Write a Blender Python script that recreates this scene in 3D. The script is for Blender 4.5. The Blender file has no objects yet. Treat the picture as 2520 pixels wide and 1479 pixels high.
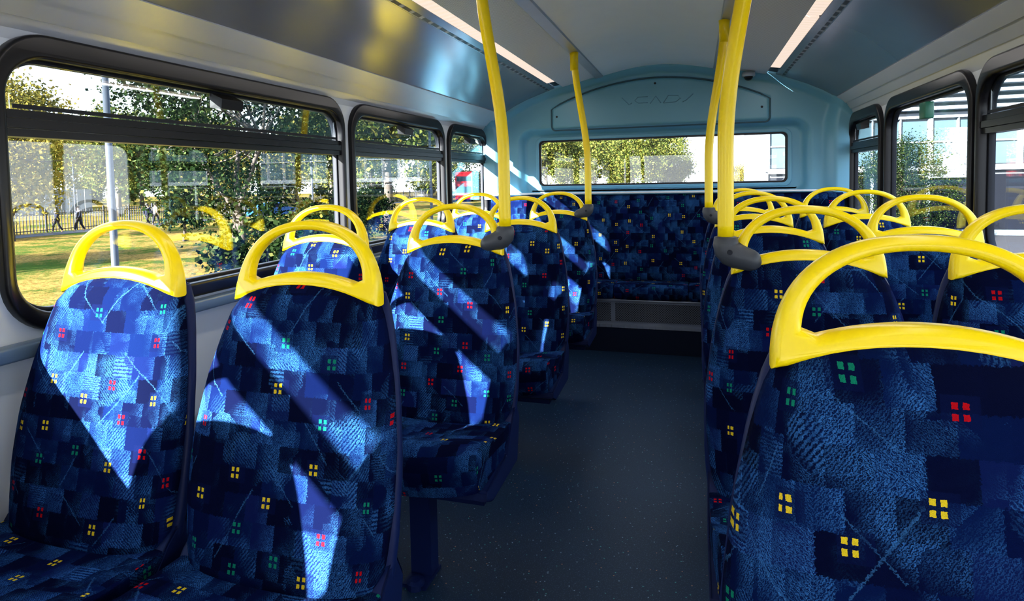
import bpy, bmesh, math, random
import numpy as np
from mathutils import Vector, Matrix
random.seed(7); rng=np.random.default_rng(7)
S=bpy.context.scene
COL=S.collection
# ------------------------------------------------------------ helpers
def link(o,parent=None):
    COL.objects.link(o)
    if parent is not None: o.parent=parent
    return o
def tag(o,label,cat,group=None,kind=None):
    o["label"]=label; o["category"]=cat
    if group: o["group"]=group
    if kind: o["kind"]=kind
    return o
def struct(o,label=None):
    o["kind"]="structure"
    if label: o["label"]=label
    return o
def empty(name,loc=(0,0,0)):
    o=bpy.data.objects.new(name,None); o.empty_display_size=.1; o.location=loc
    return link(o)
def mesh(name,verts,faces,mat=None,parent=None,smooth=False,uvs=None,loc=None):
    me=bpy.data.meshes.new(name); me.from_pydata([tuple(v) for v in verts],[],faces)
    if mat: me.materials.append(mat)
    if uvs is not None:
        l=me.uv_layers.new(name="UVMap")
        for lp in me.loops: l.data[lp.index].uv=uvs[lp.vertex_index]
    if smooth:
        for p in me.polygons: p.use_smooth=True
    me.update()
    bm=bmesh.new(); bm.from_mesh(me); bmesh.ops.recalc_face_normals(bm,faces=bm.faces); bm.to_mesh(me); bm.free()
    o=bpy.data.objects.new(name,me)
    if loc: o.location=loc
    return link(o,parent)
def geo_box(x0,x1,y0,y1,z0,z1):
    v=[(x,y,z) for x in(x0,x1) for y in(y0,y1) for z in(z0,z1)]
    f=[(0,1,3,2),(4,6,7,5),(0,4,5,1),(2,3,7,6),(0,2,6,4),(1,5,7,3)]
    return v,f
def box(name,b,mat,parent=None,bev=0.0,seg=2):
    v,f=geo_box(*b); o=mesh(name,v,f,mat,parent)
    if bev:
        bm=bmesh.new(); bm.from_mesh(o.data)
        bmesh.ops.bevel(bm,geom=bm.edges[:],offset=bev,segments=seg,affect='EDGES',profile=.5)
        bm.to_mesh(o.data); bm.free()
        for p in o.data.polygons: p.use_smooth=True
    return o
def boxes(name,bl,mat,parent=None):
    V=[];F=[]
    for b in bl:
        v,f=geo_box(*b); n=len(V); V+=v; F+=[tuple(i+n for i in q) for q in f]
    return mesh(name,V,F,mat,parent)
def rings_mesh(rings,cap=True):
    n=len(rings[0]); V=[p for r in rings for p in r]; F=[]
    for i in range(len(rings)-1):
        for j in range(n):
            a=i*n+j; b=i*n+(j+1)%n
            F.append((a,b,b+n,a+n))
    if cap:
        F.append(tuple(range(n-1,-1,-1))); F.append(tuple((len(rings)-1)*n+j for j in range(n)))
    return V,F
def tube_geo(pts,rad,seg=16,closed=False):
    pts=[Vector(p) for p in pts]; n=len(pts)
    if not hasattr(rad,'__len__'): rad=[rad]*n
    rings=[]; up=None
    for i,p in enumerate(pts):
        if closed: t=(pts[(i+1)%n]-pts[i-1])
        else: t=(pts[min(i+1,n-1)]-pts[max(i-1,0)])
        t.normalize()
        if up is None:
            up=Vector((0,0,1)) if abs(t.z)<.9 else Vector((0,1,0))
        a=up-t*up.dot(t); a.normalize(); up=a
        b=t.cross(a)
        rings.append([tuple(p+(a*math.cos(2*math.pi*k/seg)+b*math.sin(2*math.pi*k/seg))*rad[i]) for k in range(seg)])
    if closed: rings.append(rings[0])
    return rings_mesh(rings,not closed)
def tube(name,pts,rad,mat,parent=None,seg=16,closed=False):
    v,f=tube_geo(pts,rad,seg,closed); return mesh(name,v,f,mat,parent,smooth=True)
def join_geo(parts):
    V=[];F=[]
    for v,f in parts:
        n=len(V); V+=list(v); F+=[tuple(i+n for i in q) for q in f]
    return V,F
def curve_mesh(loops,extrude=.01,bevel=0.0,res=3,offset=None):
    cu=bpy.data.curves.new("tmpc",'CURVE'); cu.dimensions='2D'; cu.fill_mode='BOTH'
    cu.extrude=extrude; cu.bevel_depth=bevel; cu.bevel_resolution=res
    cu.offset=-bevel if offset is None else offset
    for L in loops:
        sp=cu.splines.new('POLY'); sp.points.add(len(L)-1)
        for i,p in enumerate(L): sp.points[i].co=(p[0],p[1],0,1)
        sp.use_cyclic_u=True
    ob=bpy.data.objects.new("tmpc",cu); COL.objects.link(ob)
    dg=bpy.context.evaluated_depsgraph_get(); dg.update()
    me=bpy.data.meshes.new_from_object(ob.evaluated_get(dg))
    COL.objects.unlink(ob); bpy.data.objects.remove(ob)
    vs=[tuple(v.co) for v in me.vertices]; fs=[tuple(p.vertices) for p in me.polygons]
    bpy.data.meshes.remove(me)
    return vs,fs
def weld(o,d=1e-5):
    bm=bmesh.new(); bm.from_mesh(o.data); bmesh.ops.remove_doubles(bm,verts=bm.verts,dist=d)
    bmesh.ops.recalc_face_normals(bm,faces=bm.faces); bm.to_mesh(o.data); bm.free()
def shade_angle(o,ang=35):
    me=o.data
    for p in me.polygons: p.use_smooth=True
    bm=bmesh.new(); bm.from_mesh(me)
    for e in bm.edges:
        if len(e.link_faces)==2: e.smooth = e.calc_face_angle(0)<math.radians(ang)
    bm.to_mesh(me); bm.free()
def rrect(x0,x1,y0,y1,r,n=7,rev=False):
    P=[]
    for cx,cy,a0 in((x1-r,y1-r,0),(x0+r,y1-r,90),(x0+r,y0+r,180),(x1-r,y0+r,270)):
        for k in range(n+1):
            a=math.radians(a0+90*k/n); P.append((cx+r*math.cos(a),cy+r*math.sin(a)))
    return P[::-1] if rev else P
def sm(a,b,x):
    t=max(0,min(1,(x-a)/(b-a))); return t*t*(3-2*t)
def interp(xs,ys,x): return float(np.interp(x,xs,ys))
# ------------------------------------------------------------ materials
class N:
    def __init__(s,name):
        s.mat=bpy.data.materials.new(name); s.mat.use_nodes=True
        s.t=s.mat.node_tree; s.n=s.t.nodes; s.n.clear()
        s.out=s.n.new('ShaderNodeOutputMaterial')
    def new(s,typ,**k):
        x=s.n.new(typ)
        for a,b in k.items():
            setattr(x,a,b)
        return x
    def set(s,sock,v):
        if isinstance(v,bpy.types.NodeSocket): s.t.links.new(v,sock)
        else:
            if hasattr(sock.default_value,'__len__') and hasattr(v,'__len__') and len(v)==3 and len(sock.default_value)==4: v=(*v,1)
            sock.default_value=v
    def m(s,op,a,b=None,c=None,clamp=False):
        x=s.new('ShaderNodeMath',operation=op,use_clamp=clamp)
        s.set(x.inputs[0],a)
        if b is not None: s.set(x.inputs[1],b)
        if c is not None: s.set(x.inputs[2],c)
        return x.outputs[0]
    def vm(s,op,a,b=None,sc=None):
        x=s.new('ShaderNodeVectorMath',operation=op)
        s.set(x.inputs[0],a)
        if b is not None: s.set(x.inputs[1],b)
        if sc is not None: s.set(x.inputs[3],sc)
        return x.outputs[0]
    def mix(s,f,a,b):
        x=s.new('ShaderNodeMix',data_type='RGBA'); s.set(x.inputs[0],f); s.set(x.inputs[6],a); s.set(x.inputs[7],b); return x.outputs[2]
    def noise(s,vec,scale,detail=2,rough=.5,dim='3D'):
        x=s.new('ShaderNodeTexNoise',noise_dimensions=dim)
        if vec is not None: s.set(x.inputs['Vector'],vec)
        x.inputs['Scale'].default_value=scale; x.inputs['Detail'].default_value=detail; x.inputs['Roughness'].default_value=rough
        return x.outputs[0]
    def wn(s,vec):
        x=s.new('ShaderNodeTexWhiteNoise',noise_dimensions='3D'); s.set(x.inputs['Vector'],vec); return x.outputs[0],x.outputs[1]
    def sep(s,v):
        x=s.new('ShaderNodeSeparateXYZ'); s.set(x.inputs[0],v); return x.outputs
    def comb(s,a,b,c=0.0):
        x=s.new('ShaderNodeCombineXYZ'); s.set(x.inputs[0],a); s.set(x.inputs[1],b); s.set(x.inputs[2],c); return x.outputs[0]
    def ramp(s,f,stops,interp='LINEAR'):
        x=s.new('ShaderNodeValToRGB'); s.set(x.inputs[0],f); cr=x.color_ramp; cr.interpolation=interp
        while len(cr.elements)<len(stops): cr.elements.new(.5)
        for e,(p,c) in zip(cr.elements,stops): e.position=p; e.color=(*c,1)
        return x.outputs[0]
    def tc(s,w='Object'): return s.new('ShaderNodeTexCoord').outputs[w]
    def bump(s,h,strength=.3,dist=.001):
        x=s.new('ShaderNodeBump'); s.set(x.inputs['Height'],h); x.inputs['Strength'].default_value=strength; x.inputs['Distance'].default_value=dist; return x.outputs[0]
    def bsdf(s,col,rough=.5,metal=0.0,spec=.5,normal=None,coat=0,emit=None,estr=0,sheen=0):
        b=s.new('ShaderNodeBsdfPrincipled'); s.set(b.inputs['Base Color'],col); s.set(b.inputs['Roughness'],rough)
        b.inputs['Metallic'].default_value=metal; b.inputs['Specular IOR Level'].default_value=spec
        b.inputs['Coat Weight'].default_value=coat
        if normal is not None: s.set(b.inputs['Normal'],normal)
        if emit is not None: s.set(b.inputs['Emission Color'],emit); b.inputs['Emission Strength'].default_value=estr
        if sheen: b.inputs['Sheen Weight'].default_value=sheen
        s.t.links.new(b.outputs[0],s.out.inputs[0]); return b
def plain(name,col,rough=.5,metal=0.0,spec=.5,var=.12,scale=8,bump=0.0,bscale=400,coat=0):
    n=N(name); tc=n.tc(); v=n.noise(tc,scale,3)
    c=n.mix(v,[x*(1-var) for x in col],[min(1,x*(1+var)) for x in col])
    nm=n.bump(n.noise(tc,bscale,2),bump,.0006) if bump else None
    n.bsdf(c,rough,metal,spec,nm,coat); return n.mat

def fabric():
    n=N("moquette_fabric")
    uv=n.tc('UV'); oi=n.new('ShaderNodeObjectInfo').outputs['Random']
    off=n.comb(n.m('MULTIPLY',oi,17.3),n.m('MULTIPLY',oi,31.7))
    p=n.vm('ADD',uv,off); X,Y,_=n.sep(p)
    nz=n.new('ShaderNodeTexNoise'); n.set(nz.inputs['Vector'],p); nz.inputs['Scale'].default_value=330; nz.inputs['Detail'].default_value=2
    wob=n.vm('SCALE',n.vm('SUBTRACT',nz.outputs[1],(.5,.5,.5)),sc=.009)
    q=n.vm('ADD',p,wob); QX,QY,_=n.sep(q)
    row=n.m('FLOOR',n.m('DIVIDE',QY,.046)); sh=n.m('MULTIPLY',row,.37)
    cu=n.m('ADD',n.m('DIVIDE',QX,.050),sh); colm=n.m('FLOOR',cu)
    w1,c1=n.wn(n.comb(row,colm,3.0)); r1,g1,b1=n.sep(c1)
    vo=n.new('ShaderNodeTexVoronoi',feature='F1',distance='MANHATTAN'); n.set(vo.inputs['Vector'],q); vo.inputs['Scale'].default_value=12.5
    r2,g2,b2=n.sep(vo.outputs['Color'])
    a=n.m('ADD',QX,n.m('MULTIPLY',QY,1.15)); b=n.m('SUBTRACT',QX,n.m('MULTIPLY',QY,.8))
    dsel=n.m('GREATER_THAN',r2,.5)
    hc=n.m('ADD',n.m('MULTIPLY',a,dsel),n.m('MULTIPLY',b,n.m('SUBTRACT',1.0,dsel)))
    hx=n.m('GREATER_THAN',g1,.88)
    hc=n.m('ADD',n.m('MULTIPLY',QY,hx),n.m('MULTIPLY',hc,n.m('SUBTRACT',1.0,hx)))
    per=n.m('ADD',n.m('MULTIPLY',n.m('GREATER_THAN',g2,.6),.003),.0044)
    st=n.m('SINE',n.m('DIVIDE',n.m('MULTIPLY',hc,6.2832),per))
    stm=n.m('MULTIPLY_ADD',st,.55,.5,clamp=True)
    big=n.noise(p,9,3)
    lvl=n.m('ADD',n.m('MULTIPLY',w1,.42),n.m('MULTIPLY',b2,.45))
    lvl=n.m('ADD',lvl,n.m('MULTIPLY',n.m('SUBTRACT',big,.5),2.1))
    lvl=n.m('ADD',lvl,n.m('MULTIPLY',n.m('SUBTRACT',n.m('FRACT',cu),.5),.35))
    lv=n.new('ShaderNodeMapRange',interpolation_type='SMOOTHSTEP'); n.set(lv.inputs[0],lvl); lv.inputs[1].default_value=.24; lv.inputs[2].default_value=1.08
    amt=n.m('MULTIPLY',stm,lv.outputs[0])
    wv=n.m('MULTIPLY',n.m('SINE',n.m('MULTIPLY',QX,2100.)),n.m('SINE',n.m('MULTIPLY',QY,1500.)))
    gr=n.noise(p,700,1)
    amt=n.m('MULTIPLY',amt,n.m('ADD',n.m('MULTIPLY_ADD',wv,.4,.25),gr))
    base=n.ramp(r1,[(0,(.0009,.0020,.014)),(.4,(.0010,.0028,.022)),(.55,(.0011,.0045,.034)),(.8,(.0014,.007,.046)),(1,(.004,.008,.058))])
    c=n.mix(amt,base,(.032,.135,.35))
    def stroke(co,other,perd,seed,wid):
        k=n.m('DIVIDE',n.m('ADD',co,n.m('MULTIPLY',n.noise(n.vm('ADD',p,(seed,0,0)),3,1),.10)),perd)
        fr=n.m('ABSOLUTE',n.m('SUBTRACT',n.m('FRACT',k),.5))
        l=n.m('LESS_THAN',fr,wid/perd)
        seg,_=n.wn(n.comb(n.m('FLOOR',k),n.m('FLOOR',n.m('DIVIDE',other,.11)),seed))
        return n.m('MULTIPLY',l,n.m('GREATER_THAN',seg,.70))
    s1=stroke(n.m('ADD',QX,n.m('MULTIPLY',QY,1.1)),b,.15,1.7,.0015)
    s2=stroke(n.m('SUBTRACT',QX,n.m('MULTIPLY',QY,.7)),a,.18,5.1,.0015)
    s=n.m('MAXIMUM',s1,s2)
    c=n.mix(n.m('MULTIPLY',s,n.m('MULTIPLY_ADD',wv,.2,.30)),c,(.045,.17,.38))
    cs=.092
    cx=n.m('FLOOR',n.m('DIVIDE',X,cs)); cyo=n.m('MULTIPLY',n.m('MODULO',n.m('ABSOLUTE',cx),2.0),.5)
    yy=n.m('ADD',n.m('DIVIDE',Y,cs*1.05),cyo); cy=n.m('FLOOR',yy)
    rw,rc=n.wn(n.comb(cx,cy,9.0)); jr,jg,jb=n.sep(rc)
    lx=n.m('SUBTRACT',n.m('MULTIPLY',n.m('FRACT',n.m('DIVIDE',X,cs)),cs),n.m('MULTIPLY_ADD',jr,.048,.022))
    ly=n.m('SUBTRACT',n.m('MULTIPLY',n.m('FRACT',yy),cs*1.05),n.m('MULTIPLY_ADD',jg,.048,.022))
    dx_=n.m('SUBTRACT',QX,X); dy_=n.m('SUBTRACT',QY,Y)
    lx2=n.m('MULTIPLY_ADD',dx_,.28,lx); ly2=n.m('MULTIPLY_ADD',dy_,.28,ly)
    ax=n.m('ABSOLUTE',n.m('SUBTRACT',n.m('ABSOLUTE',lx2),.0054)); ay=n.m('ABSOLUTE',n.m('SUBTRACT',n.m('ABSOLUTE',ly2),.0060))
    dot=n.m('MULTIPLY',n.m('LESS_THAN',ax,.0031),n.m('LESS_THAN',ay,.0036))
    on=n.m('LESS_THAN',rw,.80)
    dk=n.m('MULTIPLY',n.m('LESS_THAN',n.m('ABSOLUTE',n.m('ADD',lx2,n.m('MULTIPLY_ADD',jb,.016,-.008))),.019),n.m('LESS_THAN',n.m('ABSOLUTE',ly2),.017))
    c=n.mix(n.m('MULTIPLY',n.m('MULTIPLY',dk,on),.55),c,(.002,.005,.035))
    dc=n.ramp(jb,[(0,(.78,.55,.012)),(.40,(.42,.003,.004)),(.68,(.005,.19,.10))],'CONSTANT')
    c=n.mix(n.m('MULTIPLY',n.m('MULTIPLY',dot,on),n.m('MULTIPLY_ADD',wv,.15,.85)),c,dc)
    nm=n.bump(wv,.25,.0005)
    n.bsdf(c,.95,0,.03,nm)
    return n.mat
M={}
M['fab']=fabric()
M['yel']=plain("yellow_coated_plastic",(1.0,.72,.0),.28,spec=.4,var=.0)
M['shell']=plain("navy_moulded_plastic",(.003,.010,.060),.5,spec=.2,var=.1)
M['ledge']=plain("blue_grey_ledge",(.10,.16,.25),.35,var=.1)
M['dark']=plain("dark_metal",(.008,.010,.016),.5,spec=.25,var=.2)
M['clamp']=plain("grey_moulded_clamp",(.045,.05,.058),.45,spec=.35,var=.1,bump=.2,bscale=900)
M['rub']=plain("black_rubber",(.005,.005,.007),.30,spec=.25,var=.2)
M['wall']=plain("pale_grey_laminate",(.58,.64,.72),.42,var=.05,bump=.15,bscale=700)
M['cove']=plain("satin_grey_cove",(.46,.50,.57),.32,metal=.15,var=.05)
M['ceil']=plain("pale_ceiling_laminate",(.74,.80,.86),.34,var=.04)
M['gloss']=plain("gloss_grey_panel",(.21,.23,.28),.19,metal=.45,var=.12,scale=3)
M['alum']=plain("brushed_aluminium",(.45,.47,.52),.35,metal=.5,var=.1)
M['rear']=plain("blue_grey_moulding",(.125,.34,.47),.40,var=.06,scale=3,bump=.1,bscale=600)
M['reard']=plain("blue_grey_seam",(.02,.07,.10),.5)
M['white']=plain("white_trim",(.75,.76,.78),.4,var=.03)
M['heat']=plain("dark_blue_kick_panel",(.005,.010,.026),.55,spec=.12,var=.1)
def perf():
    n=N("perforated_panel"); x,y,z=n.sep(n.tc())
    s=n.m('MULTIPLY',n.m('SINE',n.m('MULTIPLY',x,628.)),n.m('SINE',n.m('MULTIPLY',y,628.)))
    d=n.m('GREATER_THAN',s,.45)
    n.bsdf(n.mix(d,(.74,.75,.80),(.28,.28,.31)),.45,0,.4); return n.mat
M['perf']=perf()
def vent():
    n=N("slotted_vent"); x,y,z=n.sep(n.tc())
    d=n.m('GREATER_THAN',n.m('FRACT',n.m('DIVIDE',y,.085)),.30)
    n.bsdf(n.mix(d,(.32,.32,.36),(.004,.004,.005)),.4,.2,.4); return n.mat
M['vent']=vent()
def led():
    n=N("frosted_light_cover"); x,y,z=n.sep(n.tc())
    v=n.m('MULTIPLY_ADD',n.m('SINE',n.m('MULTIPLY',y,150.)),.06,.94)
    c=n.vm('SCALE',(1.0,.80,.66),sc=v)
    n.bsdf((.3,.28,.26),.5,0,.2,emit=c,estr=.98); return n.mat
M['led']=led()
def floorm():
    n=N("speckled_vinyl"); tc=n.tc()
    b=n.mix(n.noise(tc,3,4),(.004,.015,.036),(.010,.028,.058))
    vo=n.new('ShaderNodeTexVoronoi'); n.set(vo.inputs['Vector'],tc); vo.inputs['Scale'].default_value=70
    r,g,bb=n.sep(vo.outputs['Color'])
    d=n.m('MULTIPLY',n.m('LESS_THAN',vo.outputs['Distance'],.15),n.m('GREATER_THAN',r,.5))
    c=n.mix(n.m('MULTIPLY',d,.65),b,n.ramp(g,[(0,(.26,.38,.50)),(.5,(.5,.22,.12)),(.7,(.08,.38,.34))],'CONSTANT'))
    c=n.mix(n.m('MULTIPLY',n.m('GREATER_THAN',n.noise(tc,260,1),.62),.45),c,(.04,.08,.14))
    n.bsdf(c,.48,0,.22,n.bump(n.noise(tc,350,2),.3,.0006)); return n.mat
M['floor']=floorm()
def glass(name="window_glass",base=.04,tint=(.96,.98,.98)):
    n=N(name)
    lw=n.new('ShaderNodeLayerWeight'); lw.inputs[0].default_value=.5
    f=n.m('MULTIPLY_ADD',n.m('POWER',lw.outputs['Facing'],3.5),.5,base,clamp=True)
    tr=n.new('ShaderNodeBsdfTransparent'); tr.inputs[0].default_value=(*tint,1)
    gl=n.new('ShaderNodeBsdfGlossy'); gl.inputs['Roughness'].default_value=.01
    mx=n.new('ShaderNodeMixShader'); n.set(mx.inputs[0],f); n.t.links.new(tr.outputs[0],mx.inputs[1]); n.t.links.new(gl.outputs[0],mx.inputs[2])
    n.t.links.new(mx.outputs[0],n.out.inputs[0]); return n.mat
M['glass']=glass()
M['glass2']=glass("hopper_glass",.16,(.93,.96,.96))
def grille():
    n=N("perforated_metal"); x,y,z=n.sep(n.tc())
    s=n.m('MULTIPLY',n.m('SINE',n.m('MULTIPLY',x,420.)),n.m('SINE',n.m('MULTIPLY',z,420.)))
    n.bsdf(n.mix(n.m('GREATER_THAN',s,.15),(.13,.145,.18),(.003,.003,.005)),.5,.2,.3); return n.mat
M['grille']=grille()
def leafm(name,stops,trans=.3):
    n=N(name); g=n.new('ShaderNodeNewGeometry')
    c=n.ramp(g.outputs['Random Per Island'],stops)
    d=n.new('ShaderNodeBsdfDiffuse'); n.set(d.inputs[0],c); t=n.new('ShaderNodeBsdfTranslucent'); n.set(t.inputs[0],c)
    mx=n.new('ShaderNodeMixShader'); mx.inputs[0].default_value=trans
    n.t.links.new(d.outputs[0],mx.inputs[1]); n.t.links.new(t.outputs[0],mx.inputs[2]); n.t.links.new(mx.outputs[0],n.out.inputs[0]); return n.mat
M['leafd']=leafm("holly_leaves",[(0,(.002,.005,.002)),(.6,(.008,.017,.005)),(.88,(.024,.038,.012)),(.96,(.06,.08,.03)),(1,(.11,.09,.02))])
M['leafg']=leafm("plane_leaves",[(0,(.016,.025,.005)),(.5,(.058,.075,.016)),(.85,(.13,.13,.027)),(1,(.22,.17,.03))])
M['leafy']=leafm("autumn_leaves",[(0,(.045,.045,.010)),(.5,(.13,.11,.018)),(1,(.24,.17,.035))])
M['leafc']=leafm("conifer_needles",[(0,(.003,.010,.009)),(1,(.012,.03,.024))],.1)
M['bark']=plain("bark",(.045,.035,.028),.9,var=.5,scale=6)
def lawn():
    n=N("leafy_lawn"); tc=n.tc(); x,y,z=n.sep(tc)
    g=n.mix(n.noise(tc,.5,5,.7),(.014,.030,.005),(.045,.068,.013))
    g=n.mix(n.noise(tc,14,2,.7),n.vm('SCALE',g,sc=.4),n.vm('SCALE',g,sc=1.5))
    litter=n.noise(tc,4.5,7,.97); big=n.noise(tc,.30,4,.7)
    f=n.m('MULTIPLY_ADD',n.m('SUBTRACT',n.m('ADD',litter,n.m('MULTIPLY',big,1.0)),.98),10,.5,clamp=True)
    c=n.mix(f,g,n.mix(n.m('MULTIPLY_ADD',n.m('SUBTRACT',n.noise(tc,7,5,.97),.5),3.0,.5,clamp=True),(.012,.006,.002),(.26,.165,.045)))
    n.bsdf(c,.95,0,.0); return n.mat
M['lawn']=lawn()
M['road']=plain("asphalt",(.035,.035,.04),.85,spec=.1,var=.2,scale=4)
M['red']=plain("red_paint",(.16,.002,.003),.8,spec=.0,var=.05)
M['blue']=plain("blue_paint",(.01,.05,.16),.4,spec=.2,var=.05)
M['darkglass']=plain("dark_tinted_glass",(.006,.007,.010),.8,spec=.0,var=.1)
M['conc']=plain("pale_concrete",(.07,.088,.105),.8,var=.1,scale=2)
M['louv']=plain("white_louvre",(.19,.22,.26),.5,var=.05)
M['pane']=plain("pale_blue_glazing",(.035,.065,.085),.2,spec=.4,var=.5,scale=.6)
M['coat1']=plain("navy_cloth",(.008,.010,.02),.9,spec=.1); M['coat2']=plain("beige_cloth",(.16,.12,.08),.9)
M['skin']=plain("skin",(.2,.11,.08),.6); M['hair']=plain("dark_hair",(.01,.008,.006),.7); M['jean']=plain("dark_trousers",(.01,.011,.016),.9,spec=.1)
M['green']=plain("green_plastic",(.01,.12,.07),.4)
M['hoard']=plain("pale_hoarding_board",(.18,.19,.20),.6,var=.05)
M['post']=plain("grey_painted_steel",(.03,.035,.045),.5,spec=.2,var=.1)

# ------------------------------------------------------------ camera
F=1500.; TH=math.atan(455/F); P=math.radians(3); R=.02
cam=bpy.data.cameras.new("camera"); co=bpy.data.objects.new("camera",cam); link(co)
fw=Vector((-math.sin(TH)*math.cos(P),math.cos(TH)*math.cos(P),-math.sin(P)))
rt=fw.cross(Vector((0,0,1))).normalized(); up=rt.cross(fw)
r2=(rt-R*up).normalized(); u2=(up+R*rt).normalized()
mt=Matrix(((r2.x,u2.x,-fw.x),(r2.y,u2.y,-fw.y),(r2.z,u2.z,-fw.z))).to_4x4(); mt.translation=Vector((0,0,1.15))
co.matrix_world=mt
cam.sensor_width=36; cam.lens=F/2520*36; cam.clip_start=.02; cam.clip_end=500
cam.shift_y=-(298.5-F*math.tan(P))/2520
S.camera=co
def at(px,d):
    lat=(px-1260)/F*d; c,s=math.cos(TH),math.sin(TH)
    return (lat*c-d*s, d*c+lat*s)

# ------------------------------------------------------------ shell
XL,XR=-1.53,.95; Y0,Y1=-2.8,4.52
def strip(name,pts,mat,y0=Y0,y1=Y1,th=.012,label=None):
    n=len(pts); up=[]
    for i,(x,z) in enumerate(pts):
        a=pts[max(i-1,0)]; b=pts[min(i+1,n-1)]; dx,dz=b[0]-a[0],b[1]-a[1]; L=math.hypot(dx,dz)
        up.append((x-dz/L*th,z+dx/L*th))
    loop=list(pts)+up[::-1]
    V,Fc=rings_mesh([[(x,y0,z) for x,z in loop],[(x,y1,z) for x,z in loop]])
    o=mesh(name,V,Fc,mat); shade_angle(o,25); return struct(o,label)
cen=[(-.64+.76*i/16, 1.868+.055*math.sin(math.pi*i/16)) for i in range(17)]
strip("ceiling",cen,M['ceil'],label="pale arched central ceiling panel")
strip("trim_1",[(-1.53,1.50),(-1.525,1.525),(-1.50,1.553),(-1.4965,1.549),(-1.445,1.590),(-1.4415,1.586),(-1.38,1.632)],M['cove'],label="satin grey cove above the windows")
strip("trim_2",[(-1.385,1.635),(-1.30,1.685),(-1.2,1.73),(-1.04,1.785)],M['gloss'],label="glossy grey coved panel")
strip("trim_3",[(-1.036,1.787),(-1.020,1.792)],M['vent'],label="slotted vent strip")
strip("trim_20",[(-1.045,1.784),(-1.035,1.787)],M['gloss'],label="grey strip beside the vent")
strip("trim_21",[(-1.021,1.792),(-.985,1.803)],M['gloss'],label="grey strip beside the light")
strip("trim_4",[(-.995,1.816),(-.915,1.832)],M['dark'])
strip("trim_5",[(-.925,1.810),(-.68,1.866)],M['perf'],label="perforated ceiling panel")
strip("trim_6",[(-.69,1.862),(-.685,1.852),(-.635,1.862),(-.63,1.87)],M['alum'],label="ceiling rail")
strip("trim_7",[(.11,1.87),(.115,1.862),(.165,1.852),(.17,1.862)],M['alum'],label="ceiling rail")
strip("trim_8",[(.16,1.866),(.44,1.810)],M['perf'],label="perforated ceiling panel")
strip("trim_9",[(.43,1.832),(.51,1.816)],M['dark'])
strip("trim_22",[(.50,1.803),(.536,1.792)],M['gloss'],label="grey strip beside the light")
strip("trim_10",[(.535,1.792),(.551,1.787)],M['vent'],label="slotted vent strip")
strip("trim_23",[(.550,1.787),(.560,1.784)],M['gloss'],label="grey strip beside the vent")
strip("trim_11",[(.555,1.785),(.69,1.73),(.78,1.685),(.86,1.635)],M['gloss'],label="glossy grey coved panel")
strip("trim_12",[(.855,1.632),(.896,1.586),(.8985,1.590),(.930,1.549),(.9325,1.553),(.946,1.525),(.95,1.50)],M['cove'],label="satin grey cove above the windows")
for side,(xa,za,xb,zb) in enumerate(((-.982,1.803,-.927,1.811),(.442,1.811,.497,1.803))):
    for (a,b) in((-2.13,-.92),(-.88,.33),(.37,1.58),(1.62,2.83),(2.87,4.12)):
        loop=[(xa,za),(xb,zb),(xb,zb+.010),(xa,za+.010)]
        V,Fc=rings_mesh([[(x,a,z) for x,z in loop],[(x,b,z) for x,z in loop]])
        o=mesh("ceiling_light",V,Fc,M['led'])
        tag(o,"glowing warm white strip light set in the ceiling","light","ceiling strip lights")
        la=bpy.data.lights.new("strip_lamp",'AREA'); la.shape='RECTANGLE'; la.size=.05; la.size_y=1.2; la.energy=2.6; la.color=(1,.95,.91)
        lo=bpy.data.objects.new("strip_lamp",la); lo.location=((xa+xb)/2,(a+b)/2,1.795); link(lo)
box("floor",(XL-.02,XR+.02,Y0,Y1,-.03,0),M['floor']); struct(bpy.data.objects["floor"],"dark blue speckled vinyl floor")
def sidewall(name,X,sgn,wins):
    loops=[[(Y0,0),(Y1,0),(Y1,1.53),(Y0,1.53)]]
    for a,b in wins: loops.append(rrect(a+.016,b-.016,.815,1.50,.09))
    v,f=curve_mesh(loops,.0125)
    v=[(X+sgn*(.0125+z),x,y) for x,y,z in v]
    o=mesh(name,v,f,M['wall']); struct(o,"pale grey interior side wall with window openings"); return o
WL=[(-2.5,-1.10),(-1.05,.93),(.985,2.42),(2.475,3.56),(3.63,4.37)]
WR=[(-1.95,-.5),(-.45,1.05),(1.12,2.51),(2.545,3.59),(3.67,4.36)]
sidewall("wall_left",XL,-1,WL); sidewall("wall_right",XR,1,WR)
wc=[0]
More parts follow.
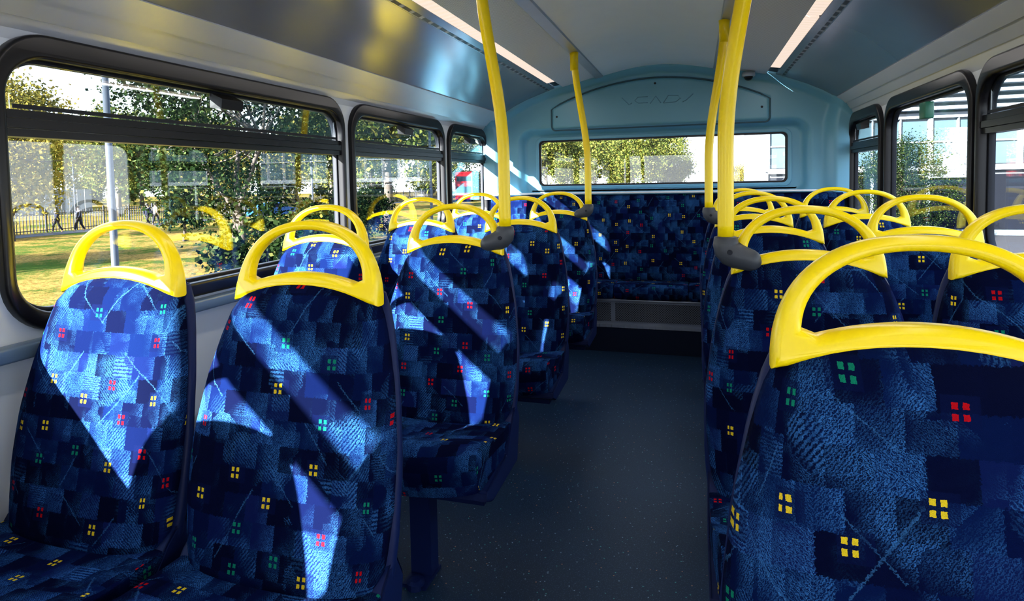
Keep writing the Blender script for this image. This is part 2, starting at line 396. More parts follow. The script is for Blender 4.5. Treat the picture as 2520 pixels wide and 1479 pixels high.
def window(X,sgn,a,b,hopper=True,latch=True):
    wc[0]+=1; r=empty("window_%d"%wc[0],(X,(a+b)/2,.80)); r["kind"]="structure"
    r["label"]="rounded bus window in a black rubber frame"+(" with a hinged top pane" if hopper else "")
    def P(v,f,name,mat,ang=40):
        o=mesh(name,[(p[0]-X,p[1]-(a+b)/2,p[2]-.80) for p in v],f,mat,r); weld(o); shade_angle(o,ang); return o
    v,f=curve_mesh([rrect(a,b,.80,1.522,.13,10),rrect(a+.026,b-.026,.846,1.462,.10,10)],.012,.009,2)
    P([(X-sgn*(.004)+sgn*z,x,y) for x,y,z in v],f,"frame",M['rub'])
    v,f=curve_mesh([rrect(a+.022,b-.022,.844,1.466,.10,10),rrect(a+.034,b-.034,.856,1.452,.095,10)],.008,.003,1)
    P([(X+sgn*.018+sgn*z,x,y) for x,y,z in v],f,"inner_seal",M['dark'])
    v,f=curve_mesh([rrect(a+.024,b-.024,.846,1.464,.10,10)],.002)
    P([(X+sgn*.022+sgn*z,x,y) for x,y,z in v],f,"pane",M['glass'])
    if hopper:
        V,Fc=geo_box(*(sorted((X+sgn*.004,X+sgn*.008))+[a+.05,b-.05,1.335,1.452])); P(V,Fc,"hopper_pane",M['glass2'])
        bl=[(1.272,1.292,.006),(1.292,1.316,.0),(1.316,1.337,.008)]
        bb=[]
        for z0,z1,o_ in bl:
            xa,xb=sorted((X-sgn*(.018-o_),X+sgn*.03)); bb.append((xa,xb,a+.02,b-.02,z0+.001,z1-.001))
        V=[];Fc=[]
        for q in bb:
            v,f=geo_box(*q); n=len(V); V+=v; Fc+=[tuple(i+n for i in k) for k in f]
        P(V,Fc,"transom_bar",M['rub'])
        if latch:
            yc=(a+b)/2
            w=.055
            V=[(X-sgn*.0,yc-w,1.455),(X-sgn*.0,yc+w,1.455),(X-sgn*.045,yc+w*.9,1.432),(X-sgn*.045,yc-w*.9,1.432),
               (X-sgn*.0,yc-w,1.405),(X-sgn*.0,yc+w,1.405),(X-sgn*.04,yc+w*.9,1.40),(X-sgn*.04,yc-w*.9,1.40)]
            P(V,[(0,1,2,3),(4,7,6,5),(0,4,5,1),(1,5,6,2),(2,6,7,3),(3,7,4,0)],"latch",M['rub'],20)
            V,Fc=geo_box(*(sorted((X-sgn*.002,X-sgn*.006))+[a+.05,b-.05,1.34,1.35])); P(V,Fc,"sash_rail",M['dark'])
    return r
for i,(a,b) in enumerate(WL): window(XL,-1,a,b)
for i,(a,b) in enumerate(WR): window(XR,1,a,b,hopper=(i!=3))
for i,(x0,x1) in enumerate(((XL,XL+.045),(XR-.02,XR))):
    o=box("trim_%d"%(13+i),(x0,x1,Y0,4.3,.755,.79),M['ledge'],bev=.006); struct(o,"blue-grey sill ledge below the windows")
    o=box("baseboard_%s"%("left","right")[i],(x0,x1,Y0,4.0,0,.33),M['heat'],bev=.006); struct(o,"dark kick panel along the wall")
v,f=curve_mesh([[(XL,0),(XR,0),(XR,1.60),(.5,1.82),(-.26,1.95),(-1.0,1.82),(XL,1.60)],rrect(XL+.2,XR-.2,.88,1.54,.1)],.012)
o=mesh("wall_front",[(x,Y0+z,y) for x,y,z in v],f,M['wall']); struct(o,"front wall with wide windscreen opening")
o=box("wall_rear",(XL,XR,4.50,4.53,0,1.06),M['rear']); struct(o,"blue-grey rear wall")
def ceilz(x):
    return interp([-1.53,-1.47,-1.38,-1.2,-1.04,-.95,-.66,-.46,-.26,-.06,.14,.47,.555,.69,.86,.92,.95],
                  [1.5,1.57,1.63,1.73,1.785,1.81,1.868,1.91,1.923,1.91,1.868,1.81,1.785,1.73,1.63,1.57,1.5],x)
def sdr(x,z,x0,x1,z0,z1,r):
    qx=abs(x-(x0+x1)/2)-(x1-x0)/2+r; qz=abs(z-(z0+z1)/2)-(z1-z0)/2+r
    return math.hypot(max(qx,0),max(qz,0))+min(max(qx,qz),0)-r
def ztop(x): return 1.665+.175*(1-((x+.275)/.745)**2)
def bumpf(x,z):
    B=.02
    d=sdr(x,z,-1.24,.68,1.03,1.475,.07)
    B+=.075*sm(-.01,.05,d)
    cl=-1.37-.05*sm(1.45,1.7,z); cr=.79+.05*sm(1.45,1.7,z)
    B+=.09*sm(0,.07,cl-x)+.09*sm(0,.07,x-cr)
    e=ceilz(x)-z
    B+=.05*sm(.055,.0,e)*sm(1.5,1.62,z)
    h=min(x+1.02,.47-x,z-1.5,ztop(x)-z)
    B+=.014*sm(0,.012,h)
    return B
nx,nz=248,96
V=[];idx={}
for i in range(nx+1):
    x=XL+(XR-XL)*i/nx
    for j in range(nz+1):
        z=1.0+.95*j/nz
        V.append((x,4.52-bumpf(x,z),z))
Fc=[]
for i in range(nx):
    for j in range(nz):
        x=XL+(XR-XL)*(i+.5)/nx; z=1.0+.95*(j+.5)/nz
        if -1.145<x<.595 and 1.088<z<1.438: continue
        a=i*(nz+1)+j; Fc.append((a,a+nz+1,a+nz+2,a+1))
o=mesh("wall_back",V,Fc,M['rear'],smooth=True); struct(o,"moulded blue-grey rear panel with arched hatch above the window")
v,f=curve_mesh([rrect(-1.165,.615,1.068,1.458,.05),rrect(-1.14,.59,1.092,1.434,.035)],.012,.005,2)
r=empty("window_11",(-.275,4.5,1.07)); struct(r,"wide low rear window with rounded pale frame")
o=mesh("frame",[(x+.275,4.497+z-4.5,y-1.07) for x,y,z in v],f,M['rear'],r); weld(o); shade_angle(o)
v,f=curve_mesh([rrect(-1.142,.592,1.09,1.436,.035),rrect(-1.125,.575,1.105,1.421,.03)],.006,.002,1)
o=mesh("seal",[(x+.275,.004+z,y-1.07) for x,y,z in v],f,M['rub'],r)
v,f=geo_box(-1.14,.59,4.506,4.51,1.09,1.436); mesh("pane",[(x+.275,y-4.5,z-1.07) for x,y,z in v],f,M['glass'],r)
pts=[]
for k in range(9): a=math.radians(180+90*k/8); pts.append((-1.02+.03+.03*math.cos(a),1.50+.03+.03*math.sin(a)))
for k in range(9): a=math.radians(270+90*k/8); pts.append((.47-.03+.03*math.cos(a),1.50+.03+.03*math.sin(a)))
for k in range(25):
    x=.47-1.49*k/24
    pts.append((x,ztop(x)-.012*(abs(x+.275)/.745)**20))
pp=[(x,4.52-bumpf(max(-1.0,min(.45,x)),max(1.52,min(z,ztop(x)-.02)))+.005,z) for x,z in pts]
o=tube("trim_17",pp,.0055,M['reard'],seg=8,closed=True); struct(o,"seam around the arched rear hatch")
for k,(x,z) in enumerate(((-.275,1.80),(-.98,1.60),(.42,1.60))):
    o=mesh("hatch_screw",*rings_mesh([[(.008*math.cos(a),-.0,.008*math.sin(a)) for a in np.linspace(0,6.283,13)[:-1]],[(.006*math.cos(a),-.005,.006*math.sin(a)) for a in np.linspace(0,6.283,13)[:-1]]]),M['dark'],loc=(x,4.52-bumpf(x,z),z))
    tag(o,"small dark screw fixing the rear hatch","screw","hatch screws")
# embossed winged emblem
M['emb']=plain("emblem_blue_grey",(.085,.25,.35),.4)
g=[]
def stroke3(P,r=.0036): g.append(tube_geo([(x,0,z) for x,z in P],r,6))
stroke3([(-.04,0),(.0,.05),(.035,0)])
stroke3([(-.055,.008),(-.12,.008),(-.145,.026),(-.125,.05),(-.055,.05)])
stroke3([(.05,.0),(.085,.05),(.15,.046),(.165,.026),(.135,.004),(.05,.0)])
stroke3([(-.235,.052),(-.185,.0),(-.165,.012)]); stroke3([(.18,.0),(.205,.012),(.25,.052)])
o=mesh("emblem",*join_geo(g),M['emb'],loc=(-.27,4.52-bumpf(-.27,1.7)+.001,1.66),smooth=True); tag(o,"embossed maker's emblem on the rear hatch","emblem")
r=empty("dome_camera",(.33,4.33,1.80)); tag(r,"small grey dome security camera under the ceiling","security camera")
rg=[]
for rr,zz in((.04,.02),(.042,.0),(.038,-.008)): rg.append([(rr*math.cos(a),rr*math.sin(a),zz+.0) for a in np.linspace(0,6.283,25)[:-1]])
mesh("base",*rings_mesh(rg),M['alum'],r,smooth=True)
rg=[]
for k in range(6):
    a0=k/6*math.pi/2; rg.append([(.028*math.cos(a0)*math.cos(a),.028*math.cos(a0)*math.sin(a),-.008-.026*math.sin(a0)) for a in np.linspace(0,6.283,21)[:-1]])
mesh("dome",*rings_mesh(rg),M['rub'],r,smooth=True)
o=box("trim_18",(XL,XR,4.35,4.50,1.028,1.045),M['rear'],bev=.003); struct(o,"blue-grey ledge behind the rear bench")
o=box("trim_19",(XL,XR,4.338,4.352,1.034,1.046),M['white'],bev=.003); struct(o,"thin white ledge edging")

# ------------------------------------------------------------ seat
def back_w(v): return interp([0,.12,.3,.5,.7,.85,.93,1],[.205,.222,.232,.231,.215,.194,.180,.160],v)
def build_seat():
    r=empty("bus_seat")
    zb,zt=.385,.918
    def yc(v): return -.125*(1-v)-.012*math.sin(math.pi*v)
    rings=[];uv=[]
    nv=22
    qs=[math.sin(math.pi/2*(-1+2*k/18)) for k in range(19)]
    vals=[0]+[.015+.97*k/(nv-1) for k in range(nv)]+[1.0]
    for i,v in enumerate(vals):
        w=back_w(v)-.001; t=.062
        if i==0: t=.03;w-=.012
        if v>.93: t=.062-.03*((v-.93)/.07)**2
        ring=[]
        for s in qs:
            x=w*s; y=yc(v)-t*math.sqrt(max(0,1-abs(s)**4))+.012*(1-s*s)*math.sin(math.pi*min(1,v*1.1))
            z=zb+(zt-zb)*v+.030*(1-s*s)*v**3
            ring.append((x,y,z)); uv.append((x+.05*math.copysign(max(0,abs(s)-.8)**1.0/.2,s),z))
        for s in qs[::-1][1:-1]:
            x=w*s*.98; z=zb+(zt-zb)*v+.030*(1-s*s)*v**3
            ring.append((x,yc(v)+.002,z)); uv.append((x,z))
        rings.append(ring)
    V,Fc=rings_mesh(rings); mesh("backrest",V,Fc,M['fab'],r,smooth=True,uvs=uv)
    rings=[]
    for i in range(20):
        v=i/19; w=back_w(v)+.003; zz=.30+(.925-.30)*v
        vv=max(0,(zz-zb)/(zt-zb)); y=-.125*(1-vv)-.012*math.sin(math.pi*min(1,vv))+.018
        th=.020 if 0<i<19 else .012
        ring=[]
        for a in np.linspace(0,2*math.pi,33)[:-1]:
            c,s_=math.cos(a),math.sin(a)
            x=w*math.copysign(abs(c)**.35,c); yy=y+th*math.copysign(abs(s_)**.7,s_)
            ring.append((x,yy,zz+.026*(1-(x/w)**2)*v**3))
        rings.append(ring)
    V,Fc=rings_mesh(rings); mesh("back_shell",V,Fc,M['shell'],r,smooth=True)
    HW,HH=.169,.168
    def outer():
        P=[]
        for k in range(41):
            a=math.pi*k/40
            c,s_=math.cos(a),math.sin(a)
            x=HW*.93*math.copysign(abs(c)**.88,c)+.012*c; z=HH*abs(s_)**.84
            P.append((x,z))
        for k in range(1,20):
            x=-HW*.985+2*HW*.985*k/20
            P.append((x,.036*(1-(x/HW)**2)-.002))
        return P
    def inner():
        P=[]
        for k in range(33):
            a=math.radians(4+172*k/32); c,s_=math.cos(a),math.sin(a)
            P.append((.134*math.copysign(abs(c)**.94,c),.040+.109*abs(s_)**.86))
        for k in range(1,20):
            x=-.129+.258*k/20; P.append((x,.040+.024*(1-(x/.129)**2)))
        return P
    v,f=curve_mesh([outer(),inner()],.005,.0105,5)
    vs=[]
    for x,z,y in v:
        k=(z/.168)
        ys=1.0+.45*max(0,1-k*2.2)
        vs.append((x,y*ys-.026+.034*k+.014*(x/.17)**2*(1-min(1,k)),z+.905))
    o=mesh("grab_handle",vs,f,M['yel'],r); weld(o); shade_angle(o,50)
    prof=[(-.13,.415),(-.20,.418),(-.28,.425),(-.35,.437),(-.405,.446),(-.44,.442),(-.462,.425),(-.470,.40),(-.466,.37),(-.455,.335),(-.44,.305),(-.40,.298),(-.3,.305),(-.2,.32),(-.13,.34)]
    ap=[0]
    for i in range(1,len(prof)): ap.append(ap[-1]+math.dist(prof[i],prof[i-1]))
    cyy,czz=-.30,.372
    rings=[];uv=[]
    for k in range(23):
        s=math.sin(math.pi/2*(-1+2*k/22)); e=(1-abs(s)**6)**.5 if abs(s)<1 else 0
        sc=.86+.14*e; ring=[]
        for (y,z),l in zip(prof,ap):
            x=.224*s*(1-.08*sm(-.3,-.47,y) if y<-.3 else 1)
            fy=.055*s*s*(1-sm(-.47,-.25,y)) if y<-.25 else 0
            dip=-.012*(1-s*s)*sm(.40,.42,z)*(1 if y>-.4 else .3)
            ring.append((x,cyy+(y-cyy)*(.95+.05*e)+fy,czz+(z-czz)*sc+dip)); uv.append((x+.4,l+.2))
        rings.append(ring)
        if k in(0,22):
            pl=[(p[1]+1.1*(1 if k else 2),p[2]+.3) for p in ring]
            if k==0: rings.insert(0,list(ring)); uv=pl+uv
            else: rings.append(list(ring)); uv+=pl
    V,Fc=rings_mesh(rings); o=mesh("seat_cushion",V,Fc,M['fab'],r,smooth=True,uvs=uv); shade_angle(o,50)
    pr=[(-.09,.46),(-.06,.40),(-.09,.27),(-.33,.262),(-.39,.290),(-.38,.312),(-.2,.335),(-.135,.42)]
    rings=[[(x,y,z) for y,z in pr] for x in(-.228,-.226,.226,.228)]
    V,Fc=rings_mesh(rings); o=mesh("seat_pan",V,Fc,M['shell'],r)
    bm=bmesh.new(); bm.from_mesh(o.data); bmesh.ops.bevel(bm,geom=[e for e in bm.edges if len(e.link_faces)==2 and e.calc_face_angle(0)>.4],offset=.005,segments=2,affect='EDGES'); bm.to_mesh(o.data); bm.free(); shade_angle(o,40)
    g=[]
    for b in((-.032,.032,-.325,-.275,.010,.27),(-.036,.036,-.375,-.265,0,.010),(-.20,.20,-.33,-.27,.245,.27),(-.03,.03,-.33,-.12,.235,.268)): g.append(geo_box(*b))
    g.append(tube_geo([(0,-.365,0),(0,-.365,.018),(0,-.365,.022)],[.026,.026,.015],14))
    V,Fc=join_geo(g); o=mesh("pedestal",V,Fc,M['shell'],r)
    return r
proto=build_seat(); parts=list(proto.children)
def place_seat(x,y,label,first=False):
    if first: r=proto
    else:
        r=proto.copy(); COL.objects.link(r)
        for p in parts:
            c=p.copy(); c.parent=r; COL.objects.link(c)
    r.location=(x,y,0); tag(r,label,"bus seat","rows of bus seats"); return r
LZ=[1.08,1.88,2.67,3.46]; RZ=[.84,1.60,2.32,3.02,3.68]
A="blue patterned bus seat with yellow grab handle on the aisle"
W="blue patterned bus seat with yellow grab handle beside the window"
C="blue patterned bus seat with a yellow pole clamped to it"
first=True
for i,z in enumerate(LZ):
    place_seat(-.768,z,C if i in(1,3) else A,first); first=False
    place_seat(-1.262,z,W)
place_seat(-.768,.30,A); place_seat(-1.262,.30,W); place_seat(-.768,-.49,A); place_seat(-1.262,-.49,W)
for i,z in enumerate(RZ):
    place_seat(.250 if i else .258,z,C if i in(1,3) else A)
    if i: place_seat(.714,z,W)
# ------------------------------------------------------------ poles
def pole(x,y,xt,sg,zt=1.858):
    r=empty("grab_pole",(x,y,.98)); tag(r,"yellow grab pole rising from a grey clamp to the ceiling","pole","yellow grab poles")
    pts=[]
    for k in range(28):
        z=.995+(zt-.995)*k/27
        t=sm(1.22,1.86,z); 
        pts.append(((xt-x)*t,0,z-.98))
    tube("pole",pts,.0190,M['yel'],r,20)
    tube("ceiling_socket",[(xt-x,0,zt-.98-.10),(xt-x,0,zt-.98-.02),(xt-x,0,zt-.98)],[.0235,.0235,.025],M['yel'],r,20)
    path=[(0,0,.020),(0,0,.018),(0,0,.002),(sg*.003,0,-.011),(sg*.012,-.002,-.021),(sg*.028,-.004,-.029),(sg*.045,-.006,-.034),(sg*.060,-.008,-.038),(sg*.071,-.008,-.040),(sg*.078,-.008,-.041),(sg*.081,-.008,-.041)]
    rad=[.022,.027,.030,.032,.033,.031,.028,.026,.021,.013,.004]
    tube("clamp",path,rad,M['clamp'],r,24)
    for (sx,sz) in((.008,-.016),(.056,-.038)):
        rr=.033 if sx<.03 else .028
        ys=-rr-.003
        V,Fc=tube_geo([(sg*sx,ys+.006,sz),(sg*sx,ys,sz)],[.007,.006],12); mesh("bolt",V,Fc,M['dark'],r)
pole(-.590,1.865,-.66,-1); pole(-.590,3.445,-.66,-1)
pole(.068,1.575,.14,1); pole(.055,3.0,.125,1)
# ------------------------------------------------------------ rear bench
r=empty("rear_bench",(-.29,4.2,0)); tag(r,"full-width rear bench in blue patterned moquette over a metal grille","bench")
ox,oy=-.29,4.2
prof=[(4.30,.40),(4.272,.43),(4.275,.50),(4.29,.65),(4.31,.85),(4.325,.98),(4.34,1.012),(4.365,1.026),(4.40,1.026),(4.44,1.02),(4.46,.9),(4.46,.40)]
ap=[0]
for i in range(1,len(prof)): ap.append(ap[-1]+math.dist(prof[i],prof[i-1]))
rings=[];uv=[]
for k in range(61):
    x=-1.46+2.35*k/60
    cur=.05*((1-sm(-1.46,-1.15,x)) if x<-1.15 else 0)+.05*(sm(.6,.89,x) if x>.6 else 0)
    rings.append([(x-ox,(y-cur if y<4.38 else y)-oy,z) for y,z in prof]); uv+=[(x,l) for l in ap]
V,Fc=rings_mesh(rings); mesh("backrest",V,Fc,M['fab'],r,smooth=True,uvs=uv)
prof=[(4.31,.43),(4.2,.44),(4.05,.452),(3.985,.450),(3.955,.43),(3.945,.40),(3.95,.362),(3.97,.352),(4.31,.36)]
ap=[0]
for i in range(1,len(prof)): ap.append(ap[-1]+math.dist(prof[i],prof[i-1]))
for c in range(5):
    xa=-1.46+.47*c; xb=xa+.467; rings=[];uv=[]
    for k in range(15):
        s=math.sin(math.pi/2*(-1+2*k/14)); e=(1-abs(s)**6)**.5 if abs(s)<1 else 0
        x=(xa+xb)/2+(xb-xa)/2*s
        rings.append([(x-ox,4.14+(y-4.14)*(.97+.03*e)-oy,.40+(z-.40)*(.8+.2*e)) for y,z in prof]); uv+=[(x,l) for l in ap]
    V,Fc=rings_mesh(rings); mesh("seat_cushion",V,Fc,M['fab'],r,smooth=True,uvs=uv)
def lb(name,b,mat,bev=0):
    b=(b[0]-ox,b[1]-ox,b[2]-oy,b[3]-oy,b[4],b[5]); return box(name,b,mat,r,bev)
M['panel']=plain("grey_metal_panel",(.22,.25,.31),.4,metal=.3,var=.1)
lb("base_panel",(-1.46,.89,4.0,4.46,.160,.352),M['panel'])
lb("plinth",(-1.46,.89,3.99,4.46,0,.16),M['heat'])
for xa,xb in((-1.42,-.545),(-.515,.42),(.45,.86)):
    lb("grille",(xa,xb,3.994,4.0,.205,.325),M['grille'])
hb=[]
for k in range(58): hb.append((-1.46+.0402*k-ox,-1.46+.0402*k+.037-ox,3.988-oy,4.0-oy,.162,.180))
boxes("hinge",hb,M['panel'],r)
lb("front_rail",(-1.46,.89,3.985,4.0,.338,.352),M['alum'],.003)
o=box("hammer_box",(.915,.95,2.96,3.03,1.37,1.44),M['green'],bev=.004); tag(o,"small green emergency hammer holder on the window","hammer box")

# ------------------------------------------------------------ outside
G=-1.95
o=mesh("park_lawn",*geo_box(-160,-3.5,-60,160,G-.1,G),M['lawn']); tag(o,"sunlit park lawn scattered with fallen leaves","lawn",kind="stuff")
o=mesh("road",*geo_box(-3.5,60,-60,160,G-.1,G-.02),M['road']); tag(o,"grey asphalt road beside the park","road",kind="stuff")
def foliage_geo(c,R_,n,size,clusters=45,flat=.8):
    cs=[]
    while len(cs)<clusters:
        p=rng.uniform(-1,1,3)
        if np.linalg.norm(p)<1: cs.append(p)
    cs=np.array(cs)*np.array([R_,R_,R_*flat])*.95
    k=rng.integers(0,clusters,n)
    cen_=cs[k]+rng.normal(0,R_*.13,(n,3))+np.array(c)
    a=rng.normal(0,1,(n,3)); a/=np.linalg.norm(a,axis=1)[:,None]
    b=rng.normal(0,1,(n,3)); b-=a*(a*b).sum(1)[:,None]; b/=np.linalg.norm(b,axis=1)[:,None]
    s=size*rng.uniform(.5,1.2,(n,1)); a*=s; b*=s*.7
    V=np.stack([cen_-a,cen_-b,cen_+a,cen_+b],1).reshape(-1,3)
    V[:,2]=np.maximum(V[:,2],.06)
    Fq=[(4*i,4*i+1,4*i+2,4*i+3) for i in range(n)]
    return V,Fq,cs+np.array(c)
def make_tree(name,h,Rc,n,size,mat,tr=.25,zc=None,flat=.85,clusters=45,label="",cat="tree",stems=1):
    r=empty(name); zc=zc or h-Rc*flat
    V,Fq,cs=foliage_geo((0,0,zc),Rc,n,size,clusters,flat)
    g=[]
    for s in range(stems):
        a=s*2.1; lean=.0 if stems==1 else Rc*.35
        top=(lean*math.cos(a),lean*math.sin(a),zc*.8)
        g.append(tube_geo([(0+.2*s,0,0),(.05+.15*s,.03,zc*.3),(top[0]*.5,top[1]*.5,zc*.55),top,(top[0]*1.2,top[1]*1.2,zc*1.15)],[tr,tr*.8,tr*.65,tr*.5,tr*.15],8))
        for q in cs[s::max(2,clusters//14)]:
            m=(np.array(top)+q)/2+np.array([0,0,-.2])
            g.append(tube_geo([top,tuple(m),tuple(q)],[tr*.35,tr*.2,tr*.05],5))
    v,f=join_geo(g); mesh("trunk",v,f,M['bark'],r,smooth=True)
    mesh("leaves",V,Fq,mat,r)
    tag(r,label,cat); return r
def inst(r0,x,y,rot,sc,label=None):
    r=r0.copy(); COL.objects.link(r)
    for p in list(r0.children):
        c=p.copy(); c.parent=r; COL.objects.link(c)
    r.location=(x,y,G+.01); r.rotation_euler=(0,0,rot); r.scale=(sc,)*3
    if label: r["label"]=label
    return r
t1=make_tree("holly_tree",9.6,4.2,30000,.085,M['leafd'],.15,zc=6.0,flat=1.08,clusters=80,stems=3,label="dense dark green tree with several slender trunks on the lawn")
x,y=at(575,24); t1.location=(x,y,G+.01)
t2=make_tree("plane_tree",14,4.8,18000,.17,M['leafg'],.34,zc=8.2,flat=1.15,clusters=75,label="tall tree with thinning yellow-green leaves")
x,y=at(955,38); t2.location=(x,y,G+.01)
t3=make_tree("autumn_tree",11,4.2,13000,.12,M['leafy'],.26,zc=6.2,clusters=55,flat=1.1,label="tree with yellow autumn leaves")
x,y=at(20,36); t3.location=(x,y,G+.01)
t4=make_tree("spruce",4.6,1.5,7000,.09,M['leafc'],.1,zc=2.3,flat=1.35,clusters=30,label="small dark conifer growing on the lawn")
for o in t4.children:
    if o.name.startswith("leaves"):
        for v in o.data.vertices:
            k=max(.08,1.15-v.co.z/4.4); v.co.x*=k; v.co.y*=k
x,y=at(450,34); t4.location=(x,y,G+.01)
bg=[]
for k,px in enumerate(range(-260,1050,262)): bg.append((px+30,64,t2 if k%3 else t3,.85))
for k,px in enumerate(range(-160,1060,215)): bg.append((px,81,t3 if k%3==1 else t2,.95))
for k,px in enumerate(range(-220,1300,190)): bg.append((px,99,t2,1.05))
bg+=[(1345,62,t2,.72),(1465,75,t2,.82),(1560,64,t2,.66),(1645,74,t2,.66),(1395,92,t2,1.0),(1540,104,t2,.9),(1820,60,t3,.42)]
for k,(px,d,t,s) in enumerate(bg):
    x,y=at(px,d); o=inst(t,x,y,k*1.3,s)
for k,(x,y,t,s) in enumerate(((-42,-8,t2,1.0),(-56,2,t2,.9))): inst(t,x,y,k*2.0,s)  # unseen trees added out of view to cast shadows over the lawn
x,y=at(2235,24); inst(t1,x,y,1.0,.42)
t5=make_tree("shrub",2.6,1.4,6000,.07,M['leafd'],.05,zc=1.3,flat=.8,clusters=24,label="low evergreen shrub at the edge of the lawn",cat="shrub")
x,y=at(655,13); t5.location=(x,y,G+.01)
for px,d,s in((740,18,1.0),(830,25,1.1),(905,33,1.2)): x,y=at(px,d); inst(t5,x,y,px*.1,s)
t6=make_tree("distant_shrub",2.6,1.6,6500,.085,M['leafg'],.05,zc=1.5,flat=.85,clusters=24,label="large yellow-green bush at the far edge of the park",cat="shrub")
x,y=at(-150,114); t6.location=(x,y,G+.01); t6.scale=(2.6,2.6,2.6)
for k in range(15):
    px=-150+120*(k+1); d=114+(k%2)*10
    x,y=at(px,d); inst(t6,x,y,k*1.9,2.5+.2*math.sin(k*2.3))
FX=-44
o=mesh("park_path",*geo_box(-43.2,-40.8,-40,140,G,G+.02),M['road']); tag(o,"asphalt footpath crossing the park","path")
g=[geo_box(FX-.02,FX+.02,-30,130,G+.15,G+.2),geo_box(FX-.02,FX+.02,-30,130,G+1.3,G+1.35)]
yk=-30
k=0
while yk<130:
    hh=1.5 if k%10 else 1.7; ww=.022 if k%10 else .05
    g.append(geo_box(FX-ww,FX+ww,yk-ww,yk+ww,G,G+hh)); yk+=.22; k+=1
o=mesh("park_railing",*join_geo(g),M['dark']); tag(o,"long black iron park railing beside the path","railing")
x,y=at(90,72); g=[]
for k in range(14):
    g.append(geo_box(x-.03,x+.03,y-7+k*1.0,y-7+k*1.0+.92,G,G+2.9+.03*(k%2)))
o=mesh("site_hoarding",*join_geo(g),M['hoard']); tag(o,"white panelled hoarding across the park","hoarding")
def lamppost(px,d,h,rb):
    x,y=at(px,d); r=empty("lamp_post",(x,y,G)); tag(r,"tall slim grey street lamp post","lamp post","street lamps")
    tube("post",[(0,0,0),(0,0,1.1),(0,0,1.15),(0,0,h)],[rb*1.5,rb*1.5,rb,rb*.8],M['post'],r,12)
    tube("arm",[(0,0,h-.05),(.3,0,h+.15),(1.0,0,h+.2)],rb*.5,M['post'],r,8)
    box("lamp_head",(.9,1.5,-.12,.12,h+.12,h+.24),M['dark'],r,.03)
lamppost(276,13,7.2,.075); lamppost(770,43,7,.08); lamppost(1062,30,8,.07); lamppost(185,50,6,.06)
def person(px,d,coat,trou,hairm,face,label,ph=1):
    x,y=at(px,d); r=empty("person",(x,y,G+.02)); tag(r,label,"person","people walking in the park"); r.rotation_euler=(0,0,face)
    def skin(name,vs,es,rad,mat):
        me=bpy.data.meshes.new(name); me.from_pydata(vs,es,[]); me.materials.append(mat); o=bpy.data.objects.new(name,me); link(o,r)
        m=o.modifiers.new("skin",'SKIN'); m.use_smooth_shade=True
        for i,q in enumerate(rad): me.skin_vertices[0].data[i].radius=(q,q)
        me.skin_vertices[0].data[0].use_root=True
        s=o.modifiers.new("sub",'SUBSURF'); s.levels=1; s.render_levels=1; return o
    s=.26*ph
    vs=[(0,0,.95),(0,0,1.2),(0,0,1.42),(0,.01,1.52),(0,.03,1.62),(0,.03,1.72),
        (.10,0,.9),(.11,s*.7,.5),(.11,s*.9,.09),(.11,s*.9+.14,.04),
        (-.10,0,.9),(-.11,-s*.3,.5),(-.11,-s*1.1,.12),(-.11,-s*1.1+.12,.04),
        (.19,0,1.40),(.24,-s*.5,1.12),(.24,-s*.4+.1,.88),(.24,-s*.4+.16,.80),
        (-.19,0,1.40),(-.24,s*.3,1.12),(-.24,s*.6+.1,.90),(-.24,s*.6+.16,.82)]
    es=[(0,1),(1,2),(2,3),(3,4),(4,5),(0,6),(6,7),(7,8),(8,9),(0,10),(10,11),(11,12),(12,13),(2,14),(14,15),(15,16),(16,17),(2,18),(18,19),(19,20),(20,21)]
    rd=[.13,.12,.13,.055,.085,.075,.085,.06,.045,.035,.085,.06,.045,.035,.06,.042,.032,.035,.06,.042,.032,.035]
    skin("body",vs,es,rd,M['skin'])
    skin("coat",[(0,0,.86),(0,0,1.0),(0,0,1.2),(0,0,1.41),(.19,0,1.41),(.24,-s*.5,1.12),(.24,-s*.4+.08,.91),(-.19,0,1.41),(-.24,s*.3,1.12),(-.24,s*.6+.08,.93)],
         [(0,1),(1,2),(2,3),(3,4),(4,5),(5,6),(3,7),(7,8),(8,9)],[.19,.17,.155,.15,.08,.06,.05,.08,.06,.05],coat)
    skin("trousers",[(0,0,.93),(.10,0,.88),(.11,s*.7,.5),(.11,s*.9,.12),(-.10,0,.88),(-.11,-s*.3,.5),(-.11,-s*1.1,.15)],[(0,1),(1,2),(2,3),(0,4),(4,5),(5,6)],[.14,.10,.078,.06,.10,.078,.06],trou)
    skin("hair",[(0,-.01,1.70),(0,.02,1.77),(0,-.04,1.62)],[(0,1),(0,2)],[.095,.07,.06],hairm)
person(138,42,M['coat1'],M['jean'],M['hair'],math.pi*.9,"person in a dark coat walking along the path",1)
person(193,43,M['coat1'],M['jean'],M['hair'],math.pi*.95,"person in a dark jacket walking with a hand raised",1)
person(362,47,M['coat1'],M['jean'],M['hair'],0,"person in dark clothes walking along the path",-1)
person(382,48,M['coat2'],M['jean'],M['hair'],0,"person in a beige coat walking along the path",.8)
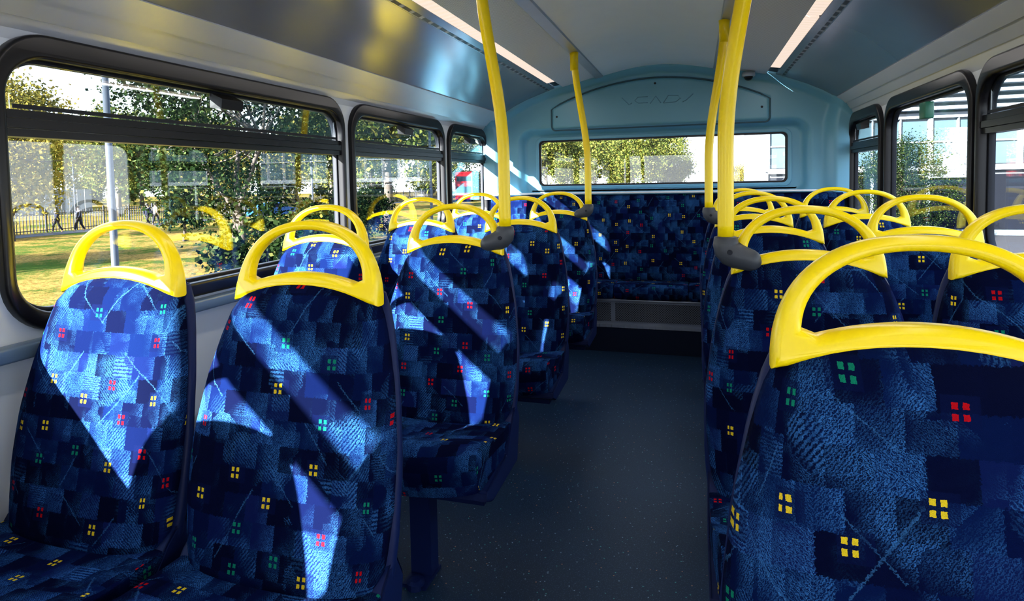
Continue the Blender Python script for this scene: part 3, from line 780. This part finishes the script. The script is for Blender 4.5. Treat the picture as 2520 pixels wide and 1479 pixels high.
def bigbus(x,y,rot,label,L=10.5):
    r=empty("double_decker_bus",(x,y,G)); r.rotation_euler=(0,0,rot); tag(r,label,"bus")
    box("body",(-L/2,L/2,-1.25,1.25,.35,4.3),M['red'],r,.18,3)
    for z0,z1 in((1.3,2.2),(2.95,3.65)):
        for sgy in(-1,1):
            bl=[]; k=-L/2+.5
            while k<L/2-1.4: bl.append((k,k+1.35,sgy*1.25-.02,sgy*1.25+.02,z0,z1)); k+=1.45
            boxes("side_windows",bl,M['darkglass'],r)
        boxes("end_windows",[(L/2-.02,L/2+.02,-1.05,1.05,z0,z1),(-L/2-.02,-L/2+.02,-1.05,1.05,z0,z1)],M['darkglass'],r)
    for wx in(-L/2+2.2,L/2-2.6):
        for sgy in(-1,1): tube("wheel",[(wx,sgy*1.0,.48),(wx,sgy*1.27,.48)],.48,M['rub'],r,24)
x,y=at(1145,92); bigbus(x,y,math.pi/2+.35,"red double-decker bus on the far road")
def car(x,y,rot,mat,label):
    r=empty("car",(x,y,G)); r.rotation_euler=(0,0,rot); tag(r,label,"car")
    prof=[(-2.1,.3),(-2.15,.75),(-1.9,.92),(-1.4,.98),(-.9,1.38),(.4,1.42),(1.1,.98),(1.9,.85),(2.1,.6),(2.1,.3)]
    V,Fc=rings_mesh([[(a,w*(1 if b<1 else .82),b) for a,b in prof] for w in(-.86,.86)]); mesh("body",V,Fc,mat,r)
    pg=[(-1.3,1.0),(-.85,1.33),(.35,1.36),(.95,1.0)]
    V,Fc=rings_mesh([[(a,w*(1.01 if b<1.1 else .84),b) for a,b in pg] for w in(-.86,.86)]); mesh("side_glass",V,Fc,M['darkglass'],r)
    for wx in(-1.3,1.3):
        for sg in(-1,1): tube("wheel",[(wx,sg*.7,.32),(wx,sg*.88,.32)],.32,M['rub'],r,18)
x,y=at(672,56); car(x,y,1.2,M['blue'],"blue car parked beyond the park railing")
x,y=at(1600,48); car(x,y,1.57,M['dark'],"dark car on the road behind")
# building with louvres
r=empty("louvred_building",(12,34,G)); tag(r,"pale modern building with white horizontal louvres and glass","building")
box("body",(-8.8,24,0,12,0,13),M['conc'],r)
box("shopfront",(-8.5,23.5,-.08,0,.3,2.9),M['darkglass'],r)
box("glazing",(-8.5,23.5,-.08,0,3.4,5.6),M['pane'],r)
g=[]
for k in range(20): g.append(geo_box(-9,24,-.9,-.25,5.95+k*.36,6.10+k*.36))
mesh("louvres",*join_geo(g),M['louv'],r)
g=[geo_box(-8.5,23.5,-.35,-.05,5.6,5.85),geo_box(-8.5,23.5,-.35,-.05,3.1,3.35),geo_box(-8.5,23.5,-.2,-.05,4.45,4.52)]
for k in range(27): g.append(geo_box(-8.6+k*1.2,-8.6+k*1.2+(.18 if k%3==0 else .05),-.3,-.02,3.2,5.65))
for k in range(14): g.append(geo_box(-8.6+k*2.4,-8.6+k*2.4+.12,-.2,-.02,.3,3.1))
mesh("mullions",*join_geo(g),M['louv'],r)

# ------------------------------------------------------------ light
w=bpy.data.worlds.new("World"); S.world=w; w.use_nodes=True; nt=w.node_tree; nt.nodes.clear()
out=nt.nodes.new('ShaderNodeOutputWorld'); bgn=nt.nodes.new('ShaderNodeBackground'); tcn=nt.nodes.new('ShaderNodeTexCoord'); sp=nt.nodes.new('ShaderNodeSeparateXYZ'); cr=nt.nodes.new('ShaderNodeValToRGB')
nt.links.new(tcn.outputs['Generated'],sp.inputs[0]); nt.links.new(sp.outputs[2],cr.inputs[0]); nt.links.new(cr.outputs[0],bgn.inputs[0]); nt.links.new(bgn.outputs[0],out.inputs[0])
cr.color_ramp.elements[0].position=0; cr.color_ramp.elements[0].color=(.87,.91,.97,1); cr.color_ramp.elements[1].position=.7; cr.color_ramp.elements[1].color=(.40,.58,.92,1)
bgn.inputs[1].default_value=6.0
sl=bpy.data.lights.new("sun",'SUN'); sl.energy=80; sl.angle=math.radians(.5); sl.color=(1,.97,.93)
so=bpy.data.objects.new("sun",sl); link(so)
d=Vector((.40,.73,-.31)); so.rotation_euler=d.to_track_quat('-Z','Y').to_euler()
so.location=(-10,-10,10)
S.view_settings.view_transform='Standard'
